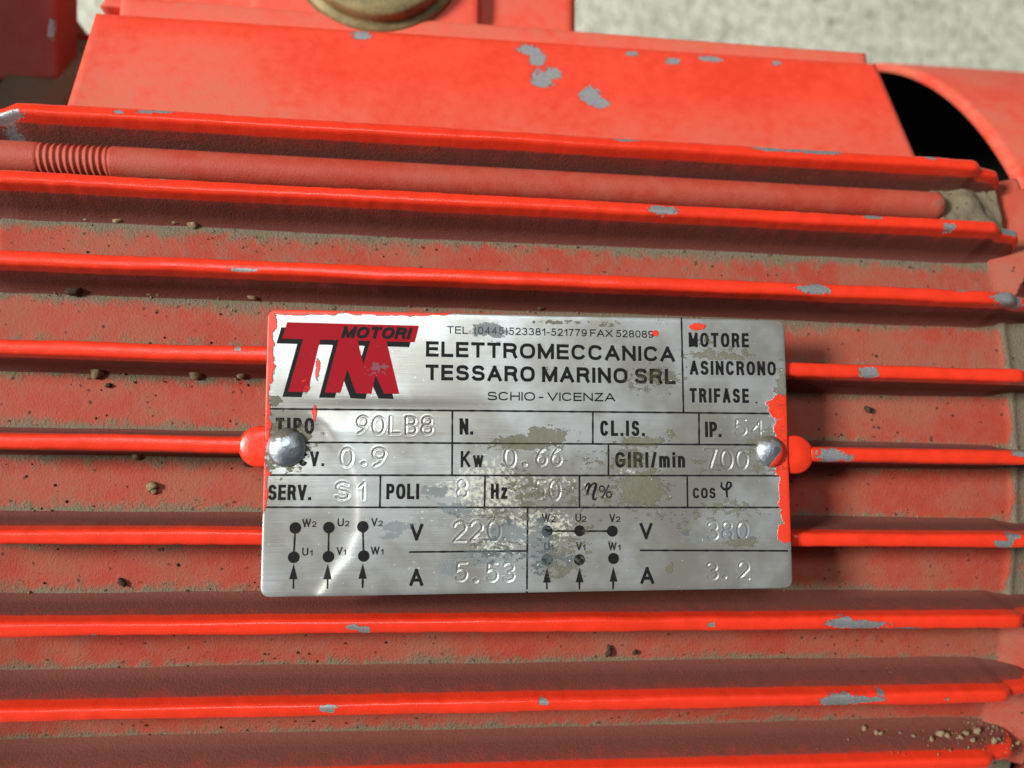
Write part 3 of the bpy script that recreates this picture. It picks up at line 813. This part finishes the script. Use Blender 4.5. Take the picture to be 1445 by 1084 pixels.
n_v, n_u = U.shape
topV = np.stack([U, Vv, Zp], -1).reshape(-1, 3)
faces = grid_faces(n_v, n_u)
loop = np.concatenate([np.arange(n_u), np.arange(1, n_v) * n_u + n_u - 1, (n_v - 1) * n_u + np.arange(n_u - 2, -1, -1), np.arange(n_v - 2, 0, -1) * n_u])
bot = topV[loop].copy()
bot[:, 2] = -PT
nb = len(loop)
base_i = len(topV)
side = np.stack([loop, base_i + np.arange(nb), base_i + (np.arange(nb) + 1) % nb, np.roll(loop, -1)], -1)
allV = np.concatenate([topV, bot])
pm = mesh('nameplate', allV, np.concatenate([faces, side]), plate_attrs(allV[:, 0], allV[:, 1]))
nameplate = link('nameplate', pm, M_PLATE, motor, PLOC, (0, 0, PROT))
nameplate['label'] = 'scratched aluminium nameplate with black print and stamped figures'


def on_plate(P, lift=0.03):
    P = np.asarray(P, float)
    return np.stack([P[:, 0], P[:, 1], plate_warp(P[:, 0], P[:, 1]) + lift], -1)


def ink(name, P, F, mat, lift=0.03):
    P = np.asarray(P, float)
    me = mesh(name, on_plate(P, lift), F, plate_attrs(P[:, 0], P[:, 1]), smooth=False)
    return link(name, me, mat, nameplate)


def sq(cx, cy, rx_, ry_, a0_, a1_, n=14, e=2.5):
    """arc of a superellipse, squarer than an ellipse like grotesque capitals"""
    out = []
    for q in np.radians(np.linspace(a0_, a1_, n)):
        c, s_ = math.cos(q), math.sin(q)
        out.append((cx + rx_ * math.copysign(abs(c) ** (2 / e), c), cy + ry_ * math.copysign(abs(s_) ** (2 / e), s_)))
    return out


TYPE = {   # upright grotesque capitals as strokes in a unit box: (width, strokes)
    'A': (.78, [[(0, 0), (.5, 1)], [(.5, 1), (1, 0)], [(.2, .30), (.8, .30)]]),
    'C': (.74, [sq(.5, .5, .5, .5, 40, 320, 22)]),
    'D': (.74, [[(0, 0), (0, 1)], [(0, 1), (.45, 1)] + sq(.45, .5, .55, .5, 80, -80, 14) + [(.45, 0), (0, 0)]]),
    'E': (.60, [[(0, 0), (0, 1)], [(0, 1), (1, 1)], [(0, .52), (.93, .52)], [(0, 0), (1, 0)]]),
    'F': (.56, [[(0, 0), (0, 1)], [(0, 1), (1, 1)], [(0, .50), (.9, .50)]]),
    'G': (.78, [sq(.5, .5, .5, .5, 40, 300, 20) + [(1, .18), (1, .45)], [(.58, .45), (1, .45)]]),
    'H': (.70, [[(0, 0), (0, 1)], [(1, 0), (1, 1)], [(0, .52), (1, .52)]]),
    'I': (0.0, [[(.5, 0), (.5, 1)]]),
    'K': (.72, [[(0, 0), (0, 1)], [(0, .34), (.92, 1)], [(.33, .58), (1, 0)]]),
    'L': (.56, [[(0, 0), (0, 1)], [(0, 0), (1, 0)]]),
    'M': (.86, [[(0, 0), (0, 1)], [(1, 0), (1, 1)], [(0, 1), (.5, .06)], [(1, 1), (.5, .06)]]),
    'N': (.70, [[(0, 0), (0, 1)], [(1, 0), (1, 1)], [(0, 1), (1, 0)]]),
    'O': (.80, [sq(.5, .5, .5, .5, 0, 360, 30)]),
    'P': (.64, [[(0, 0), (0, 1)], [(0, 1), (.5, 1)] + sq(.5, .73, .5, .27, 80, -80, 10) + [(.5, .46), (0, .46)]]),
    'R': (.70, [[(0, 0), (0, 1)], [(0, 1), (.5, 1)] + sq(.5, .75, .46, .25, 80, -80, 10) + [(.5, .50), (0, .50)], [(.55, .48), (.86, .36), (.90, .12), (1, 0)]]),
    'S': (.68, [sq(.5, .755, .45, .245, 25, 235, 14) + [(.55, .52)] + sq(.5, .255, .5, .255, 60, -155, 14)]),
    'T': (.66, [[(0, 1), (1, 1)], [(.5, 0), (.5, 1)]]),
    'U': (.70, [[(0, 1), (0, .4)] + sq(.5, .4, .5, .4, 190, 350, 14) + [(1, .4), (1, 1)]]),
    'V': (.76, [[(0, 1), (.5, 0)], [(.5, 0), (1, 1)]]),
    'W': (1.16, [[(0, 1), (.26, 0)], [(.26, 0), (.5, 1)], [(.5, 1), (.74, 0)], [(.74, 0), (1, 1)]]),
    'X': (.74, [[(0, 0), (1, 1)], [(0, 1), (1, 0)]]),
    'Z': (.66, [[(.05, 1), (.95, 1)], [(.95, 1), (.03, 0)], [(0, 0), (1, 0)]]),
    '0': (.52, [sq(.5, .5, .5, .5, 0, 360, 26)]),
    '1': (.26, [[(1, 0), (1, 1)], [(1, .95), (0, .72)]]),
    '2': (.52, [sq(.5, .70, .46, .30, 165, -25, 12) + [(.03, .03)], [(0, 0), (1, 0)]]),
    '3': (.52, [sq(.46, .76, .42, .24, 155, -85, 12) + sq(.46, .26, .5, .26, 85, -155, 13)]),
    '4': (.54, [[(.74, 0), (.74, 1)], [(.74, 1), (0, .28)], [(0, .28), (1, .28)]]),
    '5': (.52, [[(.95, 1), (.18, 1), (.10, .50)] + sq(.46, .32, .48, .32, 130, -155, 14)]),
    '6': (.52, [sq(.5, .31, .48, .31, 0, 360, 20), sq(.55, .5, .55, .5, 55, 190, 12)]),
    '7': (.50, [[(0, 1), (1, 1)], [(1, 1), (.55, .5), (.35, 0)]]),
    '8': (.52, [sq(.5, .76, .43, .24, 0, 360, 20), sq(.5, .26, .5, .26, 0, 360, 22)]),
    '9': (.52, [sq(.5, .69, .48, .31, 0, 360, 20), sq(.45, .5, .55, .5, -125, 10, 12)]),
    '.': (0.0, [[(.5, 0), (.5, .001)]]),
    '-': (.26, [[(0, .38), (1, .38)]]),
    '(': (.16, [sq(1.0, .42, 1.0, .62, 120, 240, 10, 2)]),
    ')': (.16, [sq(0.0, .42, 1.0, .62, 60, -60, 10, 2)]),
    '/': (.30, [[(0, -.02), (1, 1.02)]]),
    '%': (.86, [sq(.2, .76, .2, .24, 0, 360, 16), sq(.8, .24, .2, .24, 0, 360, 16), [(.22, -.05), (.78, 1.05)]]),
    'w': (.80, [[(0, .68), (.26, 0)], [(.26, 0), (.5, .68)], [(.5, .68), (.74, 0)], [(.74, 0), (1, .68)]]),
    'z': (.46, [[(.05, .68), (.95, .68)], [(.95, .68), (.03, 0)], [(0, 0), (1, 0)]]),
    'm': (.86, [[(0, 0), (0, .70)], [(0, .5)] + sq(.25, .45, .25, .25, 150, 10, 8) + [(.5, .4), (.5, 0)], [(.5, .5)] + sq(.75, .45, .25, .25, 150, 10, 8) + [(1, .4), (1, 0)]]),
    'i': (0.0, [[(.5, 0), (.5, .68)], [(.5, 1), (.5, 1.001)]]),
    'n': (.46, [[(0, 0), (0, .70)], [(0, .5)] + sq(.5, .42, .5, .28, 150, 10, 10) + [(1, .4), (1, 0)]]),
}


def ribbon(pts, w, P, F):
    """flat stroke of width w with square ends and mitred bends"""
    p = [np.array(q, float) for q in pts]
    d0 = p[1] - p[0]
    d1 = p[-1] - p[-2]
    closed = np.hypot(*(p[0] - p[-1])) < 1e-6
    if not closed:
        p[0] = p[0] - d0 / (np.hypot(*d0) + 1e-9) * w / 2
        p[-1] = p[-1] + d1 / (np.hypot(*d1) + 1e-9) * w / 2
    st = len(P)
    for k_ in range(len(p)):
        a = p[k_ - 1] if k_ else (p[-2] if closed else None)
        b = p[k_ + 1] if k_ + 1 < len(p) else (p[1] if closed else None)
        na = nb_ = None
        if a is not None:
            q = p[k_] - a
            na = np.array([-q[1], q[0]]) / (np.hypot(*q) + 1e-9)
        if b is not None:
            q = b - p[k_]
            nb_ = np.array([-q[1], q[0]]) / (np.hypot(*q) + 1e-9)
        na = nb_ if na is None else na
        nb_ = na if nb_ is None else nb_
        m_ = na + nb_
        m_ = m_ / (np.hypot(*m_) + 1e-9)
        L = min(1.4, 1 / max(0.3, float(m_ @ na))) * w / 2
        P.append(p[k_] + m_ * L)
        P.append(p[k_] - m_ * L)
        if k_:
            i_ = st + 2 * k_
            F.append((i_ - 2, i_ - 1, i_ + 1, i_))


def lettering(body, u0, u1, v0, v1, cap, weight, shear=0.0, mat=None, lift=0.03, name='lettering', gap=0.17):
    sw = weight * cap
    gp = gap * cap
    fixed = flex = 0.0
    for c in body:
        if c == ' ':
            fixed += 0.30 * cap
        else:
            flex += TYPE[c][0] * cap
            fixed += sw + gp
    fixed -= gp
    kx_ = ((u1 - u0) - fixed) / flex if flex else 1.0
    if kx_ < 0.45:
        f2 = (u1 - u0) / (fixed + 0.45 * flex)
        gp, kx_ = gp * f2 * 0.6, 0.5 * f2
    P, F, lifts = [], [], []
    x = u0
    for c in body:
        if c == ' ':
            x += 0.30 * cap
            continue
        wd, strokes = TYPE[c]
        W_ = wd * cap * kx_
        for sidx, line in enumerate(strokes):
            n0 = len(P)
            q = []
            for a, b in line:
                yy = sw / 2 + b * (cap - sw)
                xx = x + sw / 2 + a * W_ + shear * yy
                q.append((xx, yy + v0 + (v1 - v0) * (xx - u0) / (u1 - u0)))
            ribbon(q, sw, P, F)
            lifts += [0.0015 * sidx] * (len(P) - n0)
        x += W_ + sw + gp
    P = np.array(P)
    at = plate_attrs(P[:, 0], P[:, 1])
    V3 = on_plate(P, lift)
    V3[:, 2] += np.array(lifts)
    return link(name, mesh(name, V3, F, at, smooth=False), mat or M_INK, nameplate)


for body, u0, u1, v0, v1, cap, wgt in TEXTS:
    lettering(body, u0, u1, v0, v1, cap, wgt)


def strip(u0, v0, u1, v1, w, name='rule'):
    n = max(2, int(math.hypot(u1 - u0, v1 - v0) / 0.8))
    dx, dy = (u1 - u0), (v1 - v0)
    L = math.hypot(dx, dy)
    nx, ny = -dy / L * w / 2, dx / L * w / 2
    P, F = [], []
    for k in range(n + 1):
        t = k / n
        ww = 1 + 0.25 * math.sin(k * 2.3 + u0) * (0.5 + 0.5 * math.sin(k * .7 + v0))
        P += [(u0 + t * dx + nx * ww, v0 + t * dy + ny * ww), (u0 + t * dx - nx * ww, v0 + t * dy - ny * ww)]
        if k:
            F.append((2 * k - 2, 2 * k - 1, 2 * k + 1, 2 * k))
    return ink(name, P, F, M_INK, 0.022)


for r in RULES:
    strip(*r, 0.27)
for (u, v) in DOTS:
    P = [(u, v)] + [(u + 0.84 * math.cos(a), v + 0.84 * math.sin(a)) for a in np.linspace(0, 2 * math.pi, 24, endpoint=False)]
    ink('terminal_dot', P, [(0, 1 + k, 1 + (k + 1) % 24) for k in range(24)], M_INK, 0.034)
for (u, v) in ARROWS:
    ink('arrowhead', [(u, v), (u - 0.60, v - 2.2), (u + 0.60, v - 2.2)], [(0, 1, 2)], M_INK, 0.034)

# efficiency and phase-angle signs, drawn by hand
def brush(pts, widths, name='lettering'):
    P, F = [], []
    for k, ((x, y), w) in enumerate(zip(pts, widths)):
        a, b = pts[max(k - 1, 0)], pts[min(k + 1, len(pts) - 1)]
        L = math.hypot(b[0] - a[0], b[1] - a[1]) or 1
        nx, ny = -(b[1] - a[1]) / L * w / 2, (b[0] - a[0]) / L * w / 2
        P += [(x + nx, y + ny), (x - nx, y - ny)]
        if k:
            F.append((2 * k - 2, 2 * k - 1, 2 * k + 1, 2 * k))
    return ink(name, P, F, M_INK, 0.03)


brush([(7.45, -5.6), (7.75, -5.0), (8.1, -4.75), (8.2, -5.1), (7.9, -6.0), (7.75, -6.5)], [.15, .3, .4, .42, .4, .3])
brush([(8.0, -5.8), (8.5, -5.0), (8.95, -4.7), (9.2, -4.95), (9.0, -5.7), (8.7, -6.6), (8.75, -7.2), (9.05, -7.25), (9.3, -6.9)], [.15, .28, .36, .42, .44, .42, .36, .25, .12])
brush([(28.95, -4.65), (28.9, -5.3), (29.3, -5.75), (30.0, -5.7), (30.5, -5.2), (30.4, -4.7), (29.95, -4.65), (29.75, -5.2), (29.72, -6.1), (29.8, -7.0)], [.2, .35, .4, .4, .4, .36, .34, .36, .36, .3])
P = [(33.9 + 1.05 + 0.16 * math.cos(a), 7.75 + 0.14 * math.sin(a)) for a in np.linspace(0, 2 * math.pi, 10, endpoint=False)]
ink('lettering', P, [tuple(range(10))], M_INK)

# the two-tone slanted logo
OFF = (-0.82, -0.76)


def poly(name, pts, mat, lift, off=(0, 0)):
    bm = bmesh.new()
    vs_ = [bm.verts.new((x + off[0], y + off[1], 0)) for x, y in pts]
    f = bm.faces.new(vs_)
    bmesh.ops.triangulate(bm, faces=[f])
    bmesh.ops.subdivide_edges(bm, edges=bm.edges[:], cuts=4, use_grid_fill=True)
    bmesh.ops.triangulate(bm, faces=bm.faces[:])
    bm.verts.index_update()
    P = [(v.co.x, v.co.y) for v in bm.verts]
    F = [tuple(v.index for v in f.verts) for f in bm.faces]
    bm.free()
    return ink(name, P, F, mat, lift)


for kx, pts in enumerate(LOGO):
    poly('logo_shadow', pts, M_INK, 0.022 + 0.004 * kx, OFF)
for kx, pts in enumerate(LOGO):
    poly('logo_letter', pts, M_REDINK, 0.038 + 0.004 * kx)
lettering('MOTORI', -29.32, -19.2, 16.79, 16.80, 1.78, 0.27, 0.28, M_INK, 0.056, gap=0.10)

# rivets
for kx, (u, v) in enumerate(RIV):
    rr = 2.80 if kx == 0 else 2.45
    prof = [(rr * 1.02, -0.8)] + [(rr * math.cos(a), 1.3 * math.sin(a) - 0.2) for a in np.linspace(0, math.pi / 2 - 0.02, 14)]
    V, F = lathe_z(prof, 48)
    V = V * (1 + 0.06 * waves(V[:, 0], V[:, 1], 0.9, 60 + kx))[:, None] + np.array([u, v, 0])
    if kx == 0:
        redp = np.full(len(V), -2.0)
        dt = 0.75 * np.clip((V[:, 1] - v) / rr, -1, 1) - 0.2
    else:
        redp = np.clip((V[:, 0] - u) / rr * 0.9 - (V[:, 1] - v) / rr * 0.55 - 0.42, -1, 1)
        dt = 0.9 * np.clip((V[:, 1] - v) / rr + 0.3 * (V[:, 0] - u) / rr, -1, 1) - 0.25
    link('rivet', mesh('rivet', V, F, {'redp': redp, 'dirt': dt}), M_RIVET, nameplate)


# bosses the rivets go into (rounded ends reach past the plate)
def boss(x0, x1, y, r, top):
    xa, xb = min(x0, x1), max(x0, x1)
    ring = [(xb + r * math.cos(a), y + r * math.sin(a)) for a in np.linspace(-math.pi / 2, math.pi / 2, 20)]
    ring += [(xa - r * math.cos(a), y - r * math.sin(a)) for a in np.linspace(-math.pi / 2, math.pi / 2, 20)]
    ring = np.array(ring)
    cen = ring.mean(0)
    V, rings = [], [(1.12, 118), (1.0, top - 0.7), (0.97, top - 0.25), (0.90, top), (0.5, top + 0.03), (0.02, top + 0.03)]
    for k_, z in rings:
        q = cen + (ring - cen) * k_
        V.append(np.column_stack([q, np.full(len(q), z)]))
    V = np.concatenate(V) - np.array([0, 0, 0])
    F = grid_faces(len(rings), len(ring), True)
    return link('rivet_boss', mesh('rivet_boss', V, F, {'chip': np.full(len(V), -2.0)}), M_FIN, motor, AX)


boss(-27.2, -31.2, -3.85, 3.05, 129.58)
boss(46.6, 51.2, -3.75, 3.05, 129.58)


# ------------------------------------------------------------------ crumbs and grit lying in the grooves
def crumb_mesh(seed, name='dirt_crumb'):
    bm = bmesh.new()
    bmesh.ops.create_icosphere(bm, subdivisions=2, radius=1.0)
    r = random.Random(seed)
    o = Vector((r.uniform(0, 9), r.uniform(0, 9), r.uniform(0, 9)))
    sx, sy, sz = r.uniform(.8, 1.35), r.uniform(.6, .9), r.uniform(.5, .75)
    from mathutils import noise as mn
    for v in bm.verts:
        k_ = 1 + 0.55 * mn.noise(v.co * 1.3 + o) + 0.25 * mn.noise(v.co * 3.1 + o)
        v.co = Vector((v.co.x * sx * k_, v.co.y * sy * k_, v.co.z * sz * k_)) * S
    me = bpy.data.meshes.new(name)
    bm.to_mesh(me)
    bm.free()
    me.polygons.foreach_set('use_smooth', np.full(len(me.polygons), True))
    return me


shapes = [crumb_mesh(s) for s in range(5)]
dark_shapes = [crumb_mesh(s + 20) for s in range(2)]
DARK = {18, 19, 20, 21, 22, 23, 24, 25}
for kx, (x, y, z, r) in enumerate(CRUMBS):
    t = math.atan2(-y, z)
    rad = RC + 0.75 * r
    dark = kx in DARK
    if y < -40:      # caked on the dusty flank of a fin
        rad = RC + 0.6 + np.clip((-y - 49.4) / 8 + random.uniform(-.16, .16), 0, 1) * 8.2
        x += random.uniform(-.8, .8)
        t = 4 * 0.1048 + T0 - (1.45 + 0.10 * r) / rad
    me = dark_shapes[kx % 2] if dark else shapes[kx % 5]
    o = link('dirt_crumb', me, M_DARKCRUMB if dark else M_CRUMB, None, (x, -rad * math.sin(t), rad * math.cos(t) + Z0), (t, 0, random.uniform(0, 6.28)))
    k_ = 0.95 if y < -40 else 1.0 if dark else 1.3
    o.scale = (k_ * r, k_ * r, k_ * r)
    o['category'] = 'crumb'
    where = ('in the groove next to the tie rod' if y > 28 else 'in the groove bordering the logo end of the nameplate' if y > 14 else
             'in the groove running under the printed logo' if y > 3.5 else 'in a groove beside the rivet boss' if y > -15 else 'in a groove far from the tie rod')
    size = 'big' if r > 0.9 else 'small' if r < 0.6 else 'mid-sized'
    if y < -40:
        o['label'] = size + ' tan crumb in the loose dirt pile where a fin meets the end ramp'
        o['group'] = size + ' crumbs piled by the end ramp'
    else:
        o['label'] = size + (' dark' if dark else ' tan') + ' dirt crumb lying ' + where
        o['group'] = size + (' dark' if dark else ' tan') + ' crumbs ' + where

# specks too small to pick apart
V, F = [], []
oct_ = np.array([(1, 0, 0), (-1, 0, 0), (0, 1, 0), (0, -1, 0), (0, 0, 1), (0, 0, -1)], float)
of = [(0, 2, 4), (2, 1, 4), (1, 3, 4), (3, 0, 4), (2, 0, 5), (1, 2, 5), (3, 1, 5), (0, 3, 5)]
for kx in range(1000):
    x = rng.uniform(-70, 94) if kx % 3 else rng.uniform(-70, -10)
    tt = rng.uniform(-0.30, 0.46)
    if kx % 2:
        i = rng.integers(-3, 5)
        tt = i * 0.1048 + T0 + (1 if rng.random() < .5 else -1) * (0.016 + abs(rng.normal(0, 0.010)))
    if abs((tt - T0) / 0.1048 - round((tt - T0) / 0.1048)) * 0.1048 < 0.0145:
        continue
    r = 0.07 + 0.22 * rng.random() ** 3
    q = oct_ * r * rng.uniform(.6, 1.3, (6, 1))
    rad = RC + r * 0.4
    V.append(q + np.array([x, -rad * math.sin(tt), rad * math.cos(tt) + Z0]))
    F += [tuple(a + 6 * (len(V) - 1) for a in f) for f in of]
tag(link('grit', mesh('grit', np.concatenate(V), F, smooth=False), M_DARKCRUMB), 'fine dark grit scattered over the red shell between the fins', 'grit', kind='stuff')

# pale powdery grit caked on the fin flank by the end ramp and along the upper grooves
V, F = [], []
for kx in range(520):
    r = 0.06 + 0.20 * rng.random() ** 2.5
    if kx < 200:
        x = 99 - abs(rng.normal(0, 13))
        rad = RC + 0.4 + 8.0 * rng.random() ** 1.6
        tt = 4 * 0.1048 + T0 - 1.5 / rad
    else:
        i = (-2, -1, -3, 1, 2)[kx % 5]
        x = rng.uniform(-70, 60) if i < 0 else rng.uniform(-70, 90)
        rad = RC + 0.3 + r * 0.3
        tt = i * 0.1048 + T0 + (1 if i < 0 else -1) * (0.016 + abs(rng.normal(0, 0.008)))
        if i == -3:
            tt = -3 * 0.1048 + T0 + 0.018 + abs(rng.normal(0, 0.012))
    q = oct_ * r * rng.uniform(.6, 1.3, (6, 1))
    V.append(q + np.array([x, -rad * math.sin(tt), rad * math.cos(tt) + Z0]))
    F += [tuple(a + 6 * (len(V) - 1) for a in f) for f in of]
tag(link('pale_grit', mesh('pale_grit', np.concatenate(V), F, smooth=False), M_CRUMB), 'fine pale grit caked along the fin roots', 'grit', kind='stuff')
